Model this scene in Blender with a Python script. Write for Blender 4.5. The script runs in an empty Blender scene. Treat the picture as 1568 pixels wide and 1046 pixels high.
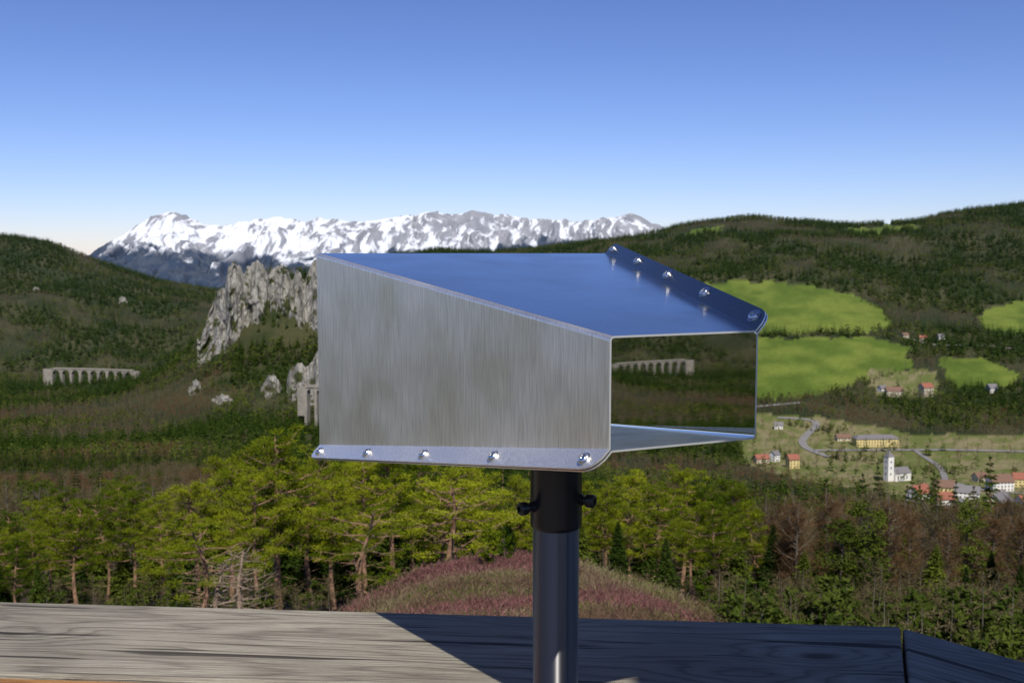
import bpy, bmesh, math, random
import numpy as np
from mathutils import Vector, Matrix
random.seed(7); rng=np.random.default_rng(7)
scene=bpy.context.scene
F=1524.0; PIT=math.radians(5.0); CP=math.cos(PIT); SP=math.sin(PIT)
# ---- pixel helpers: image pixel coordinates read off a 35 mm view from the lookout, plus a chosen depth -> world point
def e_of(py):
    v=(523-np.asarray(py,float))/F
    return (-SP+v*CP)/(CP+v*SP)
def py_of(e):
    v=(e*CP+SP)/(CP-e*SP); return 523-F*v
def yp(py): return CP+(523-np.asarray(py,float))/F*SP
def tb(px,py): return (px-784)/F/yp(py)
def pt(px,py,D): return Vector((float(tb(px,py))*D, D, float(e_of(py))*D))
# ---------- noise
_T=rng.random((8,256,256))
def vn(x,y,s=0):
    x=np.asarray(x,float); y=np.asarray(y,float)
    xi=np.floor(x).astype(int); yi=np.floor(y).astype(int); fx=x-xi; fy=y-yi
    fx=fx*fx*(3-2*fx); fy=fy*fy*(3-2*fy); T=_T[s%8]
    a=T[xi&255,yi&255]; b=T[(xi+1)&255,yi&255]; c=T[xi&255,(yi+1)&255]; d=T[(xi+1)&255,(yi+1)&255]
    return (a*(1-fx)+b*fx)*(1-fy)+(c*(1-fx)+d*fx)*fy
def fbm(x,y,o=4,s=0,g=.5):
    r=0;a=1;n=0
    for i in range(o):
        r=r+a*vn(x*2**i+17.3*i,y*2**i+9.1*i,s+i); n+=a; a*=g
    return r/n
def ridged(x,y,o=5,s=0,g=.55):
    r=0;a=1;n=0
    for i in range(o):
        r=r+a*(1-np.abs(2*vn(x*2**i+5.3*i,y*2**i+3.7*i,s+i)-1)); n+=a; a*=g
    return r/n
def sstep(a,b,x):
    t=np.clip((x-a)/(b-a),0,1); return t*t*(3-2*t)
# ---------- materials
def newmat(name):
    m=bpy.data.materials.new(name); m.use_nodes=True; nt=m.node_tree
    b=nt.nodes['Principled BSDF']; return m,nt,b
def N(nt,t,**k):
    n=nt.nodes.new(t)
    for a,v in k.items(): setattr(n,a,v)
    return n
def simple(name,col,rough=.7,metal=0,noise=.15,scale=5,bump=0):
    m,nt,b=newmat(name)
    b.inputs['Roughness'].default_value=rough; b.inputs['Metallic'].default_value=metal
    tc=N(nt,'ShaderNodeTexCoord'); nz=N(nt,'ShaderNodeTexNoise'); nz.inputs['Scale'].default_value=scale; nz.inputs['Detail'].default_value=6
    nt.links.new(tc.outputs['Object'],nz.inputs['Vector'])
    r=N(nt,'ShaderNodeValToRGB'); c=np.array(col)
    r.color_ramp.elements[0].position=.3; r.color_ramp.elements[1].position=.7
    r.color_ramp.elements[0].color=(*(c*(1-noise)),1); r.color_ramp.elements[1].color=(*np.minimum(c*(1+noise),1),1)
    nt.links.new(nz.outputs['Fac'],r.inputs[0]); nt.links.new(r.outputs[0],b.inputs['Base Color'])
    if bump:
        bp=N(nt,'ShaderNodeBump'); bp.inputs['Strength'].default_value=bump; nt.links.new(nz.outputs['Fac'],bp.inputs['Height']); nt.links.new(bp.outputs[0],b.inputs['Normal'])
    return m
def foliage(name,c1,c2,trans=.2,nscale=1.5,contrast=.9):
    m,nt,b=newmat(name); nt.nodes.remove(b)
    out=nt.nodes['Material Output']
    oi=N(nt,'ShaderNodeObjectInfo'); geo=N(nt,'ShaderNodeNewGeometry'); tc=N(nt,'ShaderNodeTexCoord')
    nz=N(nt,'ShaderNodeTexNoise'); nz.inputs['Scale'].default_value=nscale; nt.links.new(tc.outputs['Object'],nz.inputs['Vector'])
    ad=N(nt,'ShaderNodeMath',operation='ADD'); nt.links.new(oi.outputs['Random'],ad.inputs[0]); nt.links.new(nz.outputs['Fac'],ad.inputs[1])
    ml=N(nt,'ShaderNodeMath',operation='MULTIPLY_ADD'); nt.links.new(ad.outputs[0],ml.inputs[0]); ml.inputs[1].default_value=contrast; ml.inputs[2].default_value=.5-contrast; ml.use_clamp=True
    mx=N(nt,'ShaderNodeMix',data_type='RGBA'); mx.inputs[6].default_value=(*c1,1); mx.inputs[7].default_value=(*c2,1); nt.links.new(ml.outputs[0],mx.inputs[0])
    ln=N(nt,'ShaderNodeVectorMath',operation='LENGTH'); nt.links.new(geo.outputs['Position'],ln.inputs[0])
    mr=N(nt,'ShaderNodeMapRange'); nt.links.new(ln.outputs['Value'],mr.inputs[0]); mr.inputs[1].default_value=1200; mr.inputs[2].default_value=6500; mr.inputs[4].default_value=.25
    m2=N(nt,'ShaderNodeMix',data_type='RGBA'); nt.links.new(mr.outputs[0],m2.inputs[0]); nt.links.new(mx.outputs[2],m2.inputs[6]); m2.inputs[7].default_value=(.06,.085,.12,1)  # aerial haze painted in: leaf colour turns blue-grey with distance
    d=N(nt,'ShaderNodeBsdfDiffuse'); t=N(nt,'ShaderNodeBsdfTranslucent'); ms=N(nt,'ShaderNodeMixShader'); ms.inputs[0].default_value=trans
    for q in (d,t): nt.links.new(m2.outputs[2],q.inputs['Color'])
    nt.links.new(d.outputs[0],ms.inputs[1]); nt.links.new(t.outputs[0],ms.inputs[2]); nt.links.new(ms.outputs[0],out.inputs['Surface'])
    return m
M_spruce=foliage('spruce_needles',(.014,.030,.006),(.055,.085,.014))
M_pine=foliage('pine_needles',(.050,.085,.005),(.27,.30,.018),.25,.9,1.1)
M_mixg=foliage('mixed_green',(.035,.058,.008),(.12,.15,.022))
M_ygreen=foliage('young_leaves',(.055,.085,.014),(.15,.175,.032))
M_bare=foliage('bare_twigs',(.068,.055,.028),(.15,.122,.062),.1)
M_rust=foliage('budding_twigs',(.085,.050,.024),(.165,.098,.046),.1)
M_bark=simple('pine_bark',(.24,.14,.085),.9,noise=.45,scale=3)
M_barkg=simple('grey_bark',(.13,.11,.085),.9,noise=.35,scale=3)
M_dead=simple('dead_wood',(.27,.20,.15),.9,noise=.35,scale=3)
# ---------- mesh utils
def mesh_obj(name,V,Fc,mats,mi=None,parent=None,smooth=False,link=True):
    me=bpy.data.meshes.new(name); me.from_pydata([tuple(v) for v in V],[],[tuple(f) for f in Fc])
    for m in mats: me.materials.append(m)
    if mi is not None: me.polygons.foreach_set('material_index',np.array(mi,dtype=np.int32))
    if smooth: me.polygons.foreach_set('use_smooth',np.ones(len(me.polygons),dtype=bool))
    me.update(); o=bpy.data.objects.new(name,me)
    if link: scene.collection.objects.link(o)
    if parent: o.parent=parent
    return o
def empty(name,loc=(0,0,0),rotz=0):
    o=bpy.data.objects.new(name,None); o.location=loc; o.rotation_euler=(0,0,rotz); o.empty_display_size=.1; scene.collection.objects.link(o); return o
def grid_mesh(name,P,mat,cols=None,wrap=False,smooth=True,parent=None):
    R,C,_=P.shape; me=bpy.data.meshes.new(name)
    idx=np.arange(R*C).reshape(R,C)
    if wrap: idx=np.concatenate([idx,idx[:,:1]],1)
    q=np.stack([idx[:-1,:-1],idx[:-1,1:],idx[1:,1:],idx[1:,:-1]],-1).reshape(-1,4)
    me.vertices.add(R*C); me.vertices.foreach_set('co',P.reshape(-1).astype(np.float32))
    me.loops.add(q.size); me.loops.foreach_set('vertex_index',q.reshape(-1).astype(np.int32))
    me.polygons.add(len(q)); me.polygons.foreach_set('loop_start',(np.arange(len(q))*4).astype(np.int32))
    me.polygons.foreach_set('use_smooth',np.full(len(q),smooth,dtype=bool))
    me.materials.append(mat); me.update(calc_edges=True)
    if cols is not None:
        a=me.color_attributes.new('Col','FLOAT_COLOR','POINT'); a.data.foreach_set('color',np.concatenate([cols.reshape(-1,3),np.ones((R*C,1))],1).reshape(-1).astype(np.float32))
    o=bpy.data.objects.new(name,me); scene.collection.objects.link(o)
    if parent: o.parent=parent
    return o
# ---------- TERRAIN TABLE
PX=np.arange(-500,2071,10.); LD=np.linspace(math.log(1.5),math.log(25000),420)
c15=[-400,0,150,250,330,400,490,600,760,930,1100,1250,1400,1568,2000]
rows=[(1.5,-3.3),(8,-.625),(18,[(0,1012)]),
(26,[(500,985),(600,950),(700,925),(800,920),(900,925),(1000,945),(1100,985),(2070,1000)]),
(34,[(480,960),(580,925),(660,880),(740,860),(800,858),(880,870),(980,905),(1080,945),(1150,965),(2070,970)]),
(45,[(450,950),(550,940),(700,885),(800,878),(950,915),(1100,950),(2070,955)]),
(60,[932,932,932,932,932,932,930,925,920,925,932,938,942,942,940]),
(100,[885]*7+[890,895,895,895,897,899,895,890]),
(200,[830]*7+[835,845,850,852,856,858,855,850]),
(350,[775,775,775,775,775,780,790,800,810,810,818,824,828,828,820]),
(550,[725,725,725,725,725,730,745,760,775,785,797,806,812,812,805]),
(800,[692,692,690,690,690,690,700,720,740,750,768,778,782,782,775]),
(1050,[665,665,660,655,650,645,650,670,690,700,708,710,710,708,695]),
(1250,[645,645,635,620,600,590,590,620,650,660,655,650,650,650,640]),
(1400,[630,630,620,590,540,515,510,560,620,620,610,610,610,605,600]),
(1480,[622,622,610,575,500,440,435,480,590,600,588,588,588,583,575]),
(1560,[615,617,605,570,480,414,410,470,580,590,567,567,567,565,555]),
(1750,[602,602,598,580,520,470,450,490,560,560,530,522,530,530,520]),
(1900,[585,590,592,585,550,510,490,500,530,530,500,492,500,502,490]),
(2100,[562,565,572,570,560,530,510,500,500,490,458,455,470,472,460]),
(2400,[500,505,530,545,540,520,500,480,460,445,418,415,420,415,400]),
(2800,[430,435,460,480,490,480,470,440,420,400,375,375,375,362,350]),
(3200,[(-400,375),(0,376),(80,385),(150,418),(260,445),(330,458),(490,450),(560,405),(600,398),(850,386),(1000,366),(1050,352),(1120,344),(1230,348),(1300,356),(1400,346),(1480,328),(1568,320),(2000,310)]),
(3400,[(-400,358),(0,363),(60,364),(85,372),(150,402),(260,433),(330,447),(490,440),(560,396),(600,389),(850,379),(930,371),(1000,358),(1050,343),(1120,335),(1230,340),(1300,350),(1400,338),(1480,318),(1568,310),(2000,300)]),
(3800,[365,370,410,435,450,450,440,400,395,378,352,352,352,322,315]),
(4600,[400,400,430,445,455,455,450,430,420,400,390,390,390,370,370]),
(6000,[(0,445)]),(9000,[(0,440)]),(25000,[(0,412)])]
E0=[]
for D,r in rows:
    if not isinstance(r,list): E0.append(np.full(PX.shape,float(r)))
    elif isinstance(r[0],tuple): E0.append(e_of(np.interp(PX,[a for a,b in r],[b for a,b in r])))
    else: E0.append(e_of(np.interp(PX,c15,r)))
E0=np.array(E0); lr=np.log([r[0] for r in rows])
TAB=np.stack([np.interp(LD,lr,E0[:,i]) for i in range(len(PX))],1)
def blur(A,ax,k):
    P=np.concatenate([np.repeat(A.take([0],ax),k,ax),A,np.repeat(A.take([-1],ax),k,ax)],ax)
    w=np.hanning(2*k+3)[1:-1]; w/=w.sum(); n=A.shape[ax]
    return sum(w[i]*P.take(range(i,i+n),ax) for i in range(2*k+1))
TAB=blur(blur(TAB,0,2),1,3)
def zfun(t,D):
    t=np.asarray(t,float); D=np.asarray(D,float)
    px=np.clip(784+F*t,PX[0],PX[-1]); u=(px-PX[0])/10; v=(np.log(np.clip(D,1.5,24999))-LD[0])/(LD[1]-LD[0])
    u=np.clip(u,0,len(PX)-1.001); v=np.clip(v,0,len(LD)-1.001)
    i=u.astype(int); j=v.astype(int); fu=u-i; fv=v-j
    e=(TAB[j,i]*(1-fu)+TAB[j,i+1]*fu)*(1-fv)+(TAB[j+1,i]*(1-fu)+TAB[j+1,i+1]*fu)*fv
    x=t*D
    n=(fbm(x/170+31,D/170+7,4,1)-.5)*16*sstep(150,700,D)+(ridged(x/520+3,D/520+11,4,2)-.6)*60*sstep(1200,2100,D)*(1-.45*sstep(2900,3300,D))
    n=n+(fbm(x/3.5,D/3.5,4,3)-.5)*.7*sstep(12,22,D)*(1-sstep(120,300,D))
    pyv=py_of(e)
    calm=sstep(1000,1100,px)*sstep(420,450,pyv)*(1-sstep(2100,2500,D))*sstep(400,700,D)
    n=n*(1-.85*calm)
    return e*D+n
def ground_at(px,py,D0=500,D1=3400):
    Ds=np.geomspace(D0,D1,900); t=float(tb(px,py)); z=zfun(np.full(900,t),Ds); g=py_of(z/Ds)
    i=int(np.argmin(np.abs(g-py))); return t*Ds[i],Ds[i],z[i]
def inpoly(px,py,poly):
    r=np.zeros(px.shape,bool); n=len(poly)
    for i in range(n):
        x1,y1=poly[i]; x2,y2=poly[(i+1)%n]
        c=((y1>py)!=(y2>py)); xx=(x2-x1)*(py-y1)/((y2-y1) if y2!=y1 else 1e-9)+x1
        r^=c&(px<xx)
    return r
MEAD=[[(960,438),(1085,436),(1130,430),(1230,435),(1310,453),(1355,475),(1366,496),(1330,507),(1200,510),(1100,512),(940,512)],
[(1000,520),(1165,519),(1335,516),(1395,532),(1390,562),(1300,592),(1240,607),(1165,612),(980,612)],
[(1490,482),(1568,462),(1700,455),(1700,512),(1568,512),(1510,504)],
[(1440,550),(1500,545),(1565,575),(1545,594),(1460,594)],
[(1035,356),(1110,345),(1115,352),(1060,362)],[(1290,353),(1400,343),(1410,350),(1330,360)]]
VILL=[[(1140,632),(1260,640),(1400,664),(1700,668),(1700,800),(1480,800),(1380,772),(1290,745),(1190,728),(1130,705)],
[(1330,566),(1430,566),(1440,606),(1340,606)]]
def classify(px,py,D):
    m=np.zeros(px.shape,bool)
    wob=(fbm(px/14,py/7,3,5)-.5)
    a=px+wob*26; b=py+wob*11
    far=D>1150
    for P in MEAD: m|=inpoly(a,b,P)&far
    v=np.zeros(px.shape,bool)
    for P in VILL: v|=inpoly(a,b,P)&(D>650)&(D<2000)
    return m,v
# ---------- terrain mesh
D1=np.concatenate([np.geomspace(1.5,20,16)[:-1],np.geomspace(20,5000,480)[:-1],np.geomspace(5000,24900,24)])
T1=(np.arange(-500,2071,2.6)-784)/F
phi_end=math.atan(T1[-1]); phi_st=math.atan(T1[0])
ang=np.linspace(phi_end,2*math.pi+phi_st,72)[1:-1]
DD,TT=np.meshgrid(D1,T1,indexing='ij')
Z=zfun(TT,DD); P1=np.stack([TT*DD,DD,Z],-1)
ce=math.cos(phi_end)
R2,A2=np.meshgrid(D1/ce,ang,indexing='ij')
w=((A2-phi_end)/(2*math.pi+phi_st-phi_end))
Zr=zfun(np.full(R2.shape,T1[-1]),R2*ce); Zl=zfun(np.full(R2.shape,T1[0]),R2*ce)
Z2=Zr*(1-w)+Zl*w
P2=np.stack([R2*np.sin(A2),R2*np.cos(A2),Z2],-1)
P=np.concatenate([P1,P2],1)
PYg=py_of(Z/DD); PXg=784+F*TT*yp(PYg)
med,vil=classify(PXg,PYg,DD)
n1=fbm(TT*DD/60,DD/60,5,4); n2=fbm(TT*DD/9,DD/9,4,6); n3=fbm(TT*DD/1.3,DD/1.3,3,2)
def L3(a,b,f): return np.array(a)*(1-f[...,None])+np.array(b)*f[...,None]
col=L3((.024,.034,.011),(.055,.055,.024),sstep(.35,.65,n1))
mc=L3((.078,.120,.016),(.135,.175,.028),sstep(.36,.64,n1))
mc=mc*(.82+.36*fbm(TT*DD/14,DD/40,3,0))[...,None]; col=np.where(med[...,None],mc,col)
vc=L3((.11,.13,.035),(.21,.18,.095),sstep(.4,.65,n2*.6+n1*.4)); col=np.where(vil[...,None],vc,col)
def heath_zone(px): return sstep(535,600,px)*(1-sstep(1040,1110,px))
HQ=lambda x,D: fbm(x/3.2+33,D/3.2+4,4,6)
hzq=HQ(TT*DD,DD)
hm=L3((.21,.165,.095),(.15,.085,.065),sstep(.5,.62,hzq))
hm=hm*(1-.5*sstep(.45,.75,n3)[...,None])
hm=L3((.025,.028,.012),(.05,.042,.022),sstep(.4,.6,n2))*(1-heath_zone(PXg)[...,None])+hm*heath_zone(PXg)[...,None]
near=(DD<52); col=np.where(near[...,None],hm,col)
mid=(DD>=52)&(DD<150); col=np.where(mid[...,None],L3((.022,.020,.012),(.05,.038,.025),sstep(.4,.6,n2)),col)
hz=np.clip((DD-1200)/6000,0,1)*.25; col=col*(1-hz[...,None])+np.array((.06,.085,.12))*hz[...,None]  # distance haze blended into the ground colour
col2=np.full(P2.shape,0.0)+np.array((.055,.06,.03))
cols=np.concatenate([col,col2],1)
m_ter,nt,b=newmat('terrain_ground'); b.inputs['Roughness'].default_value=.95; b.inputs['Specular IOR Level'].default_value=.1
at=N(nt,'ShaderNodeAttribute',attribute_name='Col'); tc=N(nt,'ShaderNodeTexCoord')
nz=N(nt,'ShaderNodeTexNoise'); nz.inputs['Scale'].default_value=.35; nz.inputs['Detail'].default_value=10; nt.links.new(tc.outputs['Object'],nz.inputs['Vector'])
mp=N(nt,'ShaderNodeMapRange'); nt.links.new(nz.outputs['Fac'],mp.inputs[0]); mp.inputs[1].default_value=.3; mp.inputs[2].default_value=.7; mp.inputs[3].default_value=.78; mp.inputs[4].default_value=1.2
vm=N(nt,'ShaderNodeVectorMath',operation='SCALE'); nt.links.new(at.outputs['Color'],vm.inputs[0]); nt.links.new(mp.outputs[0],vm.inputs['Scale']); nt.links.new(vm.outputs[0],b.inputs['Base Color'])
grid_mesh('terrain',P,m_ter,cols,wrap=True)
bpy.data.objects['terrain'].data.flip_normals()
# ---------- snow mountains
cr=[(-500,440),(0,415),(100,402),(145,388),(180,368),(212,350),(235,334),(265,324),(290,330),(315,342),(345,346),(380,336),(430,330),(470,338),(495,333),(540,339),(600,333),(640,331),(655,326),(700,328),(725,325),(760,330),(800,331),(850,335),(900,339),(935,334),(965,331),(985,338),(1010,346),(1040,356),(1100,366),(1300,370),(2000,375)]
pxm=np.arange(-300,1500,1.3); sm=np.concatenate([np.linspace(0,1,230),np.linspace(1.02,1.4,20)])
S,PM=np.meshgrid(sm,pxm,indexing='ij'); Tm=(PM-784)/F
crest=np.interp(PM,[a for a,b in cr],[b for a,b in cr])
Dm=6600+2600*S
prof=np.where(S<=1,S**1.15,1-(S-1)*1.6)
ez=e_of(458)*(1-prof)+e_of(crest)*prof
xm=Tm*Dm
env=np.clip(4*S*(1.03-S),0,1)**.7
wx=xm+(fbm(xm/500,Dm/500,3,2)-.5)*500
r1=ridged(wx/420+1.7,Dm/1300+2,4,3,.5); rf=ridged(wx/110+7,Dm/520+4,4,1,.6); r2=fbm(xm/60,Dm/90,4,5)
Zm=ez*Dm+(r1-.62)*300*env+(rf-.6)*120*np.clip(env+.12,0,1)+(r2-.5)*30*np.clip(env+.25,0,1)
Pm=np.stack([xm,Dm,Zm],-1)
gy=np.gradient(Zm,axis=0)/np.maximum(np.gradient(Dm,axis=0),1e-6); gx=np.gradient(Zm,axis=1)/np.gradient(xm,axis=1)
steep=np.hypot(gx,gy)
snowline=e_of(np.interp(PM,[150,215,260,330,400,480,640,800,1010],[368,378,392,400,396,398,388,382,376]))*Dm
sn=sstep(-25,45,Zm-snowline+(r1-.62)*260+(fbm(xm/90,Dm/160,5,1)-.5)*240)
rockbias=np.interp(PM,[300,620,660,1010],[-.01,-.01,.10,.10])
rk=sstep(.50,.66,np.clip(rf,0,1)*.75+(fbm(xm/45,Dm/120,4,6)-.5)*.55+steep*.10+rockbias-.04)*.92
cm=L3((.034,.052,.090),(.055,.072,.105),sstep(.4,.6,r2))  # forest, rock and snow colours kept bluish to carry painted aerial haze
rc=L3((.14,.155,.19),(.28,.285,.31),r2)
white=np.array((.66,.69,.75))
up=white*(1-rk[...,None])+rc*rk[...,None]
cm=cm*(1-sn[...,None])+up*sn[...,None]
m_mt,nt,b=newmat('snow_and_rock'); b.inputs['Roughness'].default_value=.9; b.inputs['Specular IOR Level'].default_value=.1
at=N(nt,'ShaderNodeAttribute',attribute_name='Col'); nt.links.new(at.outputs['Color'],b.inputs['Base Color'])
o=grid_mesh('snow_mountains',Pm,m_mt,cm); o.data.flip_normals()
# ---------- limestone cliffs
def rock_mat():
    m,nt,b=newmat('limestone'); b.inputs['Roughness'].default_value=.95; b.inputs['Specular IOR Level'].default_value=.15
    tc=N(nt,'ShaderNodeTexCoord'); mp=N(nt,'ShaderNodeMapping'); mp.inputs['Scale'].default_value=(.11,.11,.03); nt.links.new(tc.outputs['Object'],mp.inputs[0])
    nz=N(nt,'ShaderNodeTexNoise'); nz.inputs['Scale'].default_value=1; nz.inputs['Detail'].default_value=9; nz.inputs['Roughness'].default_value=.65; nt.links.new(mp.outputs[0],nz.inputs['Vector'])
    r=N(nt,'ShaderNodeValToRGB'); cr_=r.color_ramp; cr_.elements[0].position=.34; cr_.elements[0].color=(.075,.07,.055,1); cr_.elements[1].position=.64; cr_.elements[1].color=(.34,.325,.295,1)
    e=cr_.elements.new(.47); e.color=(.22,.21,.185,1)
    nt.links.new(nz.outputs['Fac'],r.inputs[0])
    n2=N(nt,'ShaderNodeTexNoise'); n2.inputs['Scale'].default_value=.06; n2.inputs['Detail'].default_value=7; nt.links.new(tc.outputs['Object'],n2.inputs['Vector'])
    r2=N(nt,'ShaderNodeValToRGB'); r2.color_ramp.elements[0].position=.54; r2.color_ramp.elements[1].position=.60; nt.links.new(n2.outputs['Fac'],r2.inputs[0])
    mx=N(nt,'ShaderNodeMix',data_type='RGBA'); nt.links.new(r2.outputs[0],mx.inputs[0]); nt.links.new(r.outputs[0],mx.inputs[6]); mx.inputs[7].default_value=(.05,.058,.02,1)
    nt.links.new(mx.outputs[2],b.inputs['Base Color'])
    bp=N(nt,'ShaderNodeBump'); bp.inputs['Strength'].default_value=1; bp.inputs['Distance'].default_value=4; nt.links.new(nz.outputs['Fac'],bp.inputs['Height']); nt.links.new(bp.outputs[0],b.inputs['Normal'])
    return m
M_rock=rock_mat()
def cliff(name,top,bot,Da,Db,amp,wl):
    pc=np.arange(top[0][0],top[-1][0],.8); sc=np.concatenate([np.linspace(0,1,150),np.linspace(1.03,1.5,14)])
    S,PC=np.meshgrid(sc,pc,indexing='ij'); S1=np.minimum(S,1); Tc=(PC-784)/F
    tp=np.interp(PC,*zip(*top))+(fbm(PC/5,PC*0+2,3,2)-.5)*12; bt=np.interp(PC,*zip(*bot))
    e=e_of(bt)*(1-S1)+e_of(tp)*S1
    xc=Tc*Da
    rr=ridged(xc/wl,S1*1.2+xc*0,5,4); r3=fbm(xc/12,S1*9,4,6)
    Dc=Da+(Db-Da)*S1-(rr-.6)*amp*np.sin(np.clip(S1,0,1)*math.pi*.8+.3)-(r3-.5)*16+np.maximum(S-1,0)*120
    Zc=e*Dc-np.maximum(S-1,0)*90
    o=grid_mesh(name,np.stack([Tc*Dc,Dc,Zc],-1),M_rock,smooth=False); o.data.flip_normals()
cliff('limestone_cliff',[(300,520),(312,500),(320,478),(330,450),(345,440),(351,408),(360,403),(368,406),(374,420),(384,404),(396,401),(404,406),(411,424),(420,409),(432,407),(442,414),(447,430),(456,414),(468,428),(478,404),(500,400),(560,420),(600,450),(640,500)],
 [(300,575),(330,578),(400,580),(440,580),(487,590),(560,590),(640,575)],1372,1450,70,34)
cliff('limestone_cliff',[(385,625),(398,592),(408,576),(420,574),(432,600),(441,566),(455,556),(470,560),(487,540),(520,540),(560,600),(590,640)],
 [(385,650),(430,690),(470,690),(520,690),(590,670)],1055,1215,60,26)
def rock(px,py,sz,D0=900,D1=3300):
    x,y,z=ground_at(px,py,D0,D1)
    n=40;m=26; Fc=[]
    sx,sy,szz=sz*random.uniform(.8,1.5),sz*.7,sz*random.uniform(.8,1.6); q=random.uniform(0,99)
    th,a=np.meshgrid(np.linspace(0,math.pi,m+1),np.arange(n)*2*math.pi/n,indexing='ij')
    ux=np.cos(a)*np.sin(th); uy=np.sin(a)*np.sin(th); uz=np.cos(th)
    d=.25+1.5*ridged(q+1.6*ux+uz*.5,q+1.6*uy+uz*.7,5,3,.6)-.35
    V=np.stack([sx*d*ux,sy*d*uy,szz*d*uz],-1).reshape(-1,3)
    for j in range(m):
        for i in range(n): Fc.append((j*n+i,(j+1)*n+i,(j+1)*n+(i+1)%n,j*n+(i+1)%n))
    o=mesh_obj('rock_outcrop',V,Fc,[M_rock]); o.location=(x,y,z+szz*.1)
for a in [(55,446,10),(188,466,14),(302,600,13),(342,622,13)]:
    rock(*a)
# ---------- trees
class MB:
    def __init__(s): s.V=[];s.F=[];s.M=[]
    def tube(s,pts,rad,n=6,m=0):
        b=len(s.V)
        for k,(p,r) in enumerate(zip(pts,rad)):
            d=Vector(pts[min(k+1,len(pts)-1)])-Vector(pts[max(k-1,0)]); d.normalize()
            a=d.orthogonal().normalized(); c=d.cross(a)
            for i in range(n):
                t=2*math.pi*i/n; s.V.append(tuple(Vector(p)+(a*math.cos(t)+c*math.sin(t))*r))
        for k in range(len(pts)-1):
            for i in range(n):
                s.F.append((b+k*n+i,b+k*n+(i+1)%n,b+(k+1)*n+(i+1)%n,b+(k+1)*n+i)); s.M.append(m)
    def tris(s,c,d,L,w,m=1):
        c=np.asarray(c);d=np.asarray(d); d=d/np.linalg.norm(d,axis=1,keepdims=True)
        r=rng.normal(size=d.shape); p=np.cross(d,r); p/=np.linalg.norm(p,axis=1,keepdims=True)
        L=np.broadcast_to(np.asarray(L,float),(len(c),))[:,None]; w=np.broadcast_to(np.asarray(w,float),(len(c),))[:,None]
        V=np.stack([c-p*w/2,c+p*w/2,c+d*L],1).reshape(-1,3); b=len(s.V)
        s.V.extend(map(tuple,V)); s.F.extend([(b+3*i,b+3*i+1,b+3*i+2) for i in range(len(c))]); s.M.extend([m]*len(c))
    def obj(s,name,mats): return mesh_obj(name,s.V,s.F,mats,s.M,link=False)
def spruce(seed,wh,br,nt_,trunk=True,slim=.17,mat=None):
    random.seed(seed); mb=MB()
    if trunk: mb.tube([(0,0,-.05),(0,0,.5),(0,0,.98)],[.013,.009,.002],5)
    C=[];Dr=[];Ls=[];Ws=[]
    for k in range(wh):
        f=k/(wh-1); z=.10+.88*f; R=slim*(1-f)**.85*(1+random.uniform(-.15,.15))+.008
        a0=random.uniform(0,6.28)
        for j in range(br):
            if random.random()<.08: continue
            a=a0+2*math.pi*j/br+random.uniform(-.25,.25); l=R*random.uniform(.65,1.15); dz=-.28*l if f<.7 else .2*l
            for q in range(nt_):
                u=(q+.3)/nt_*random.uniform(.8,1.1)
                c=(math.cos(a)*l*u,math.sin(a)*l*u,z+dz*u+random.uniform(-.008,.008))
                aa=a+random.choice((-1,1))*random.uniform(.1,1.1) if nt_>1 else a
                C.append(c);Dr.append((math.cos(aa),math.sin(aa),random.uniform(-.7,.25)));Ls.append(l*(1.05 if nt_==1 else .42+.3*(1-u)) +.012);Ws.append(l*.75 if nt_==1 else l*.22+.006)
    mb.tris(C,Dr,Ls,Ws); mb.tris([(0,0,.95)]*3,[(.05,0,1),(0,.05,1),(-.05,0,1)],.06,.012)
    return mb.obj('spruce',[M_bark,mat or M_spruce])
def bare(seed,nb,ntw,mat,wtw=.006,lean=1.,tube=False):
    random.seed(seed); mb=MB(); mb.tube([(0,0,-.05),(.01,0,.4),(0,.01,.95)],[.012,.008,.002],4)
    C=[];Dr=[];Ls=[]
    for k in range(nb):
        f=random.uniform(.18,.97); a=random.uniform(0,6.28); l=(.24*math.sin(math.pi*min(1,(f-.08)/.95))**.7+.03)*random.uniform(.5,1.15)*lean
        d=Vector((math.cos(a),math.sin(a),random.uniform(.35,1.0))).normalized()
        p0=Vector((0,0,f*.88))
        if tube: mb.tube([p0,p0+d*l*.6,p0+d*l+Vector((0,0,l*.15))],[.004,.0025,.001],3)
        for q in range(ntw):
            u=random.uniform(.15,1); c=p0+d*l*u
            C.append(tuple(c+Vector((random.gauss(0,.014),random.gauss(0,.014),random.gauss(0,.014))))); dd=d*.6+Vector((random.gauss(0,.7),random.gauss(0,.7),random.gauss(.2,.6))); Dr.append(tuple(dd)); Ls.append(random.uniform(.03,.09))
    mb.tris(C,Dr,Ls,wtw)
    return mb.obj('bare_tree',[M_barkg,mat])
def leafy(seed,nb,ntw,mat,pl=.03,pw=.025,base=.3,wid=.24,pad=(.03,.06)):
    random.seed(seed); mb=MB(); mb.tube([(0,0,-.05),(.01,0,.4),(0,.01,.85)],[.014,.010,.003],5)
    C=[];Dr=[]
    for k in range(nb):
        f=random.uniform(0,1); a=random.uniform(0,6.28); r=wid*math.sin(math.pi*(.12+.8*f))**.8*random.uniform(.3,1)
        cc=Vector((math.cos(a)*r,math.sin(a)*r,base+(1-base-.05)*f)); s_=random.uniform(*pad)
        mb.tube([(0,0,cc.z*.85),tuple(cc)],[.004,.0015],3)
        for q in range(ntw):
            C.append((cc.x+random.gauss(0,s_),cc.y+random.gauss(0,s_),cc.z+random.gauss(0,s_*.5))); Dr.append((random.gauss(0,1),random.gauss(0,1),random.gauss(.3,.7)))
    mb.tris(C,Dr,pl,pw)
    return mb.obj('leafy_tree',[M_barkg,mat])
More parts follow.
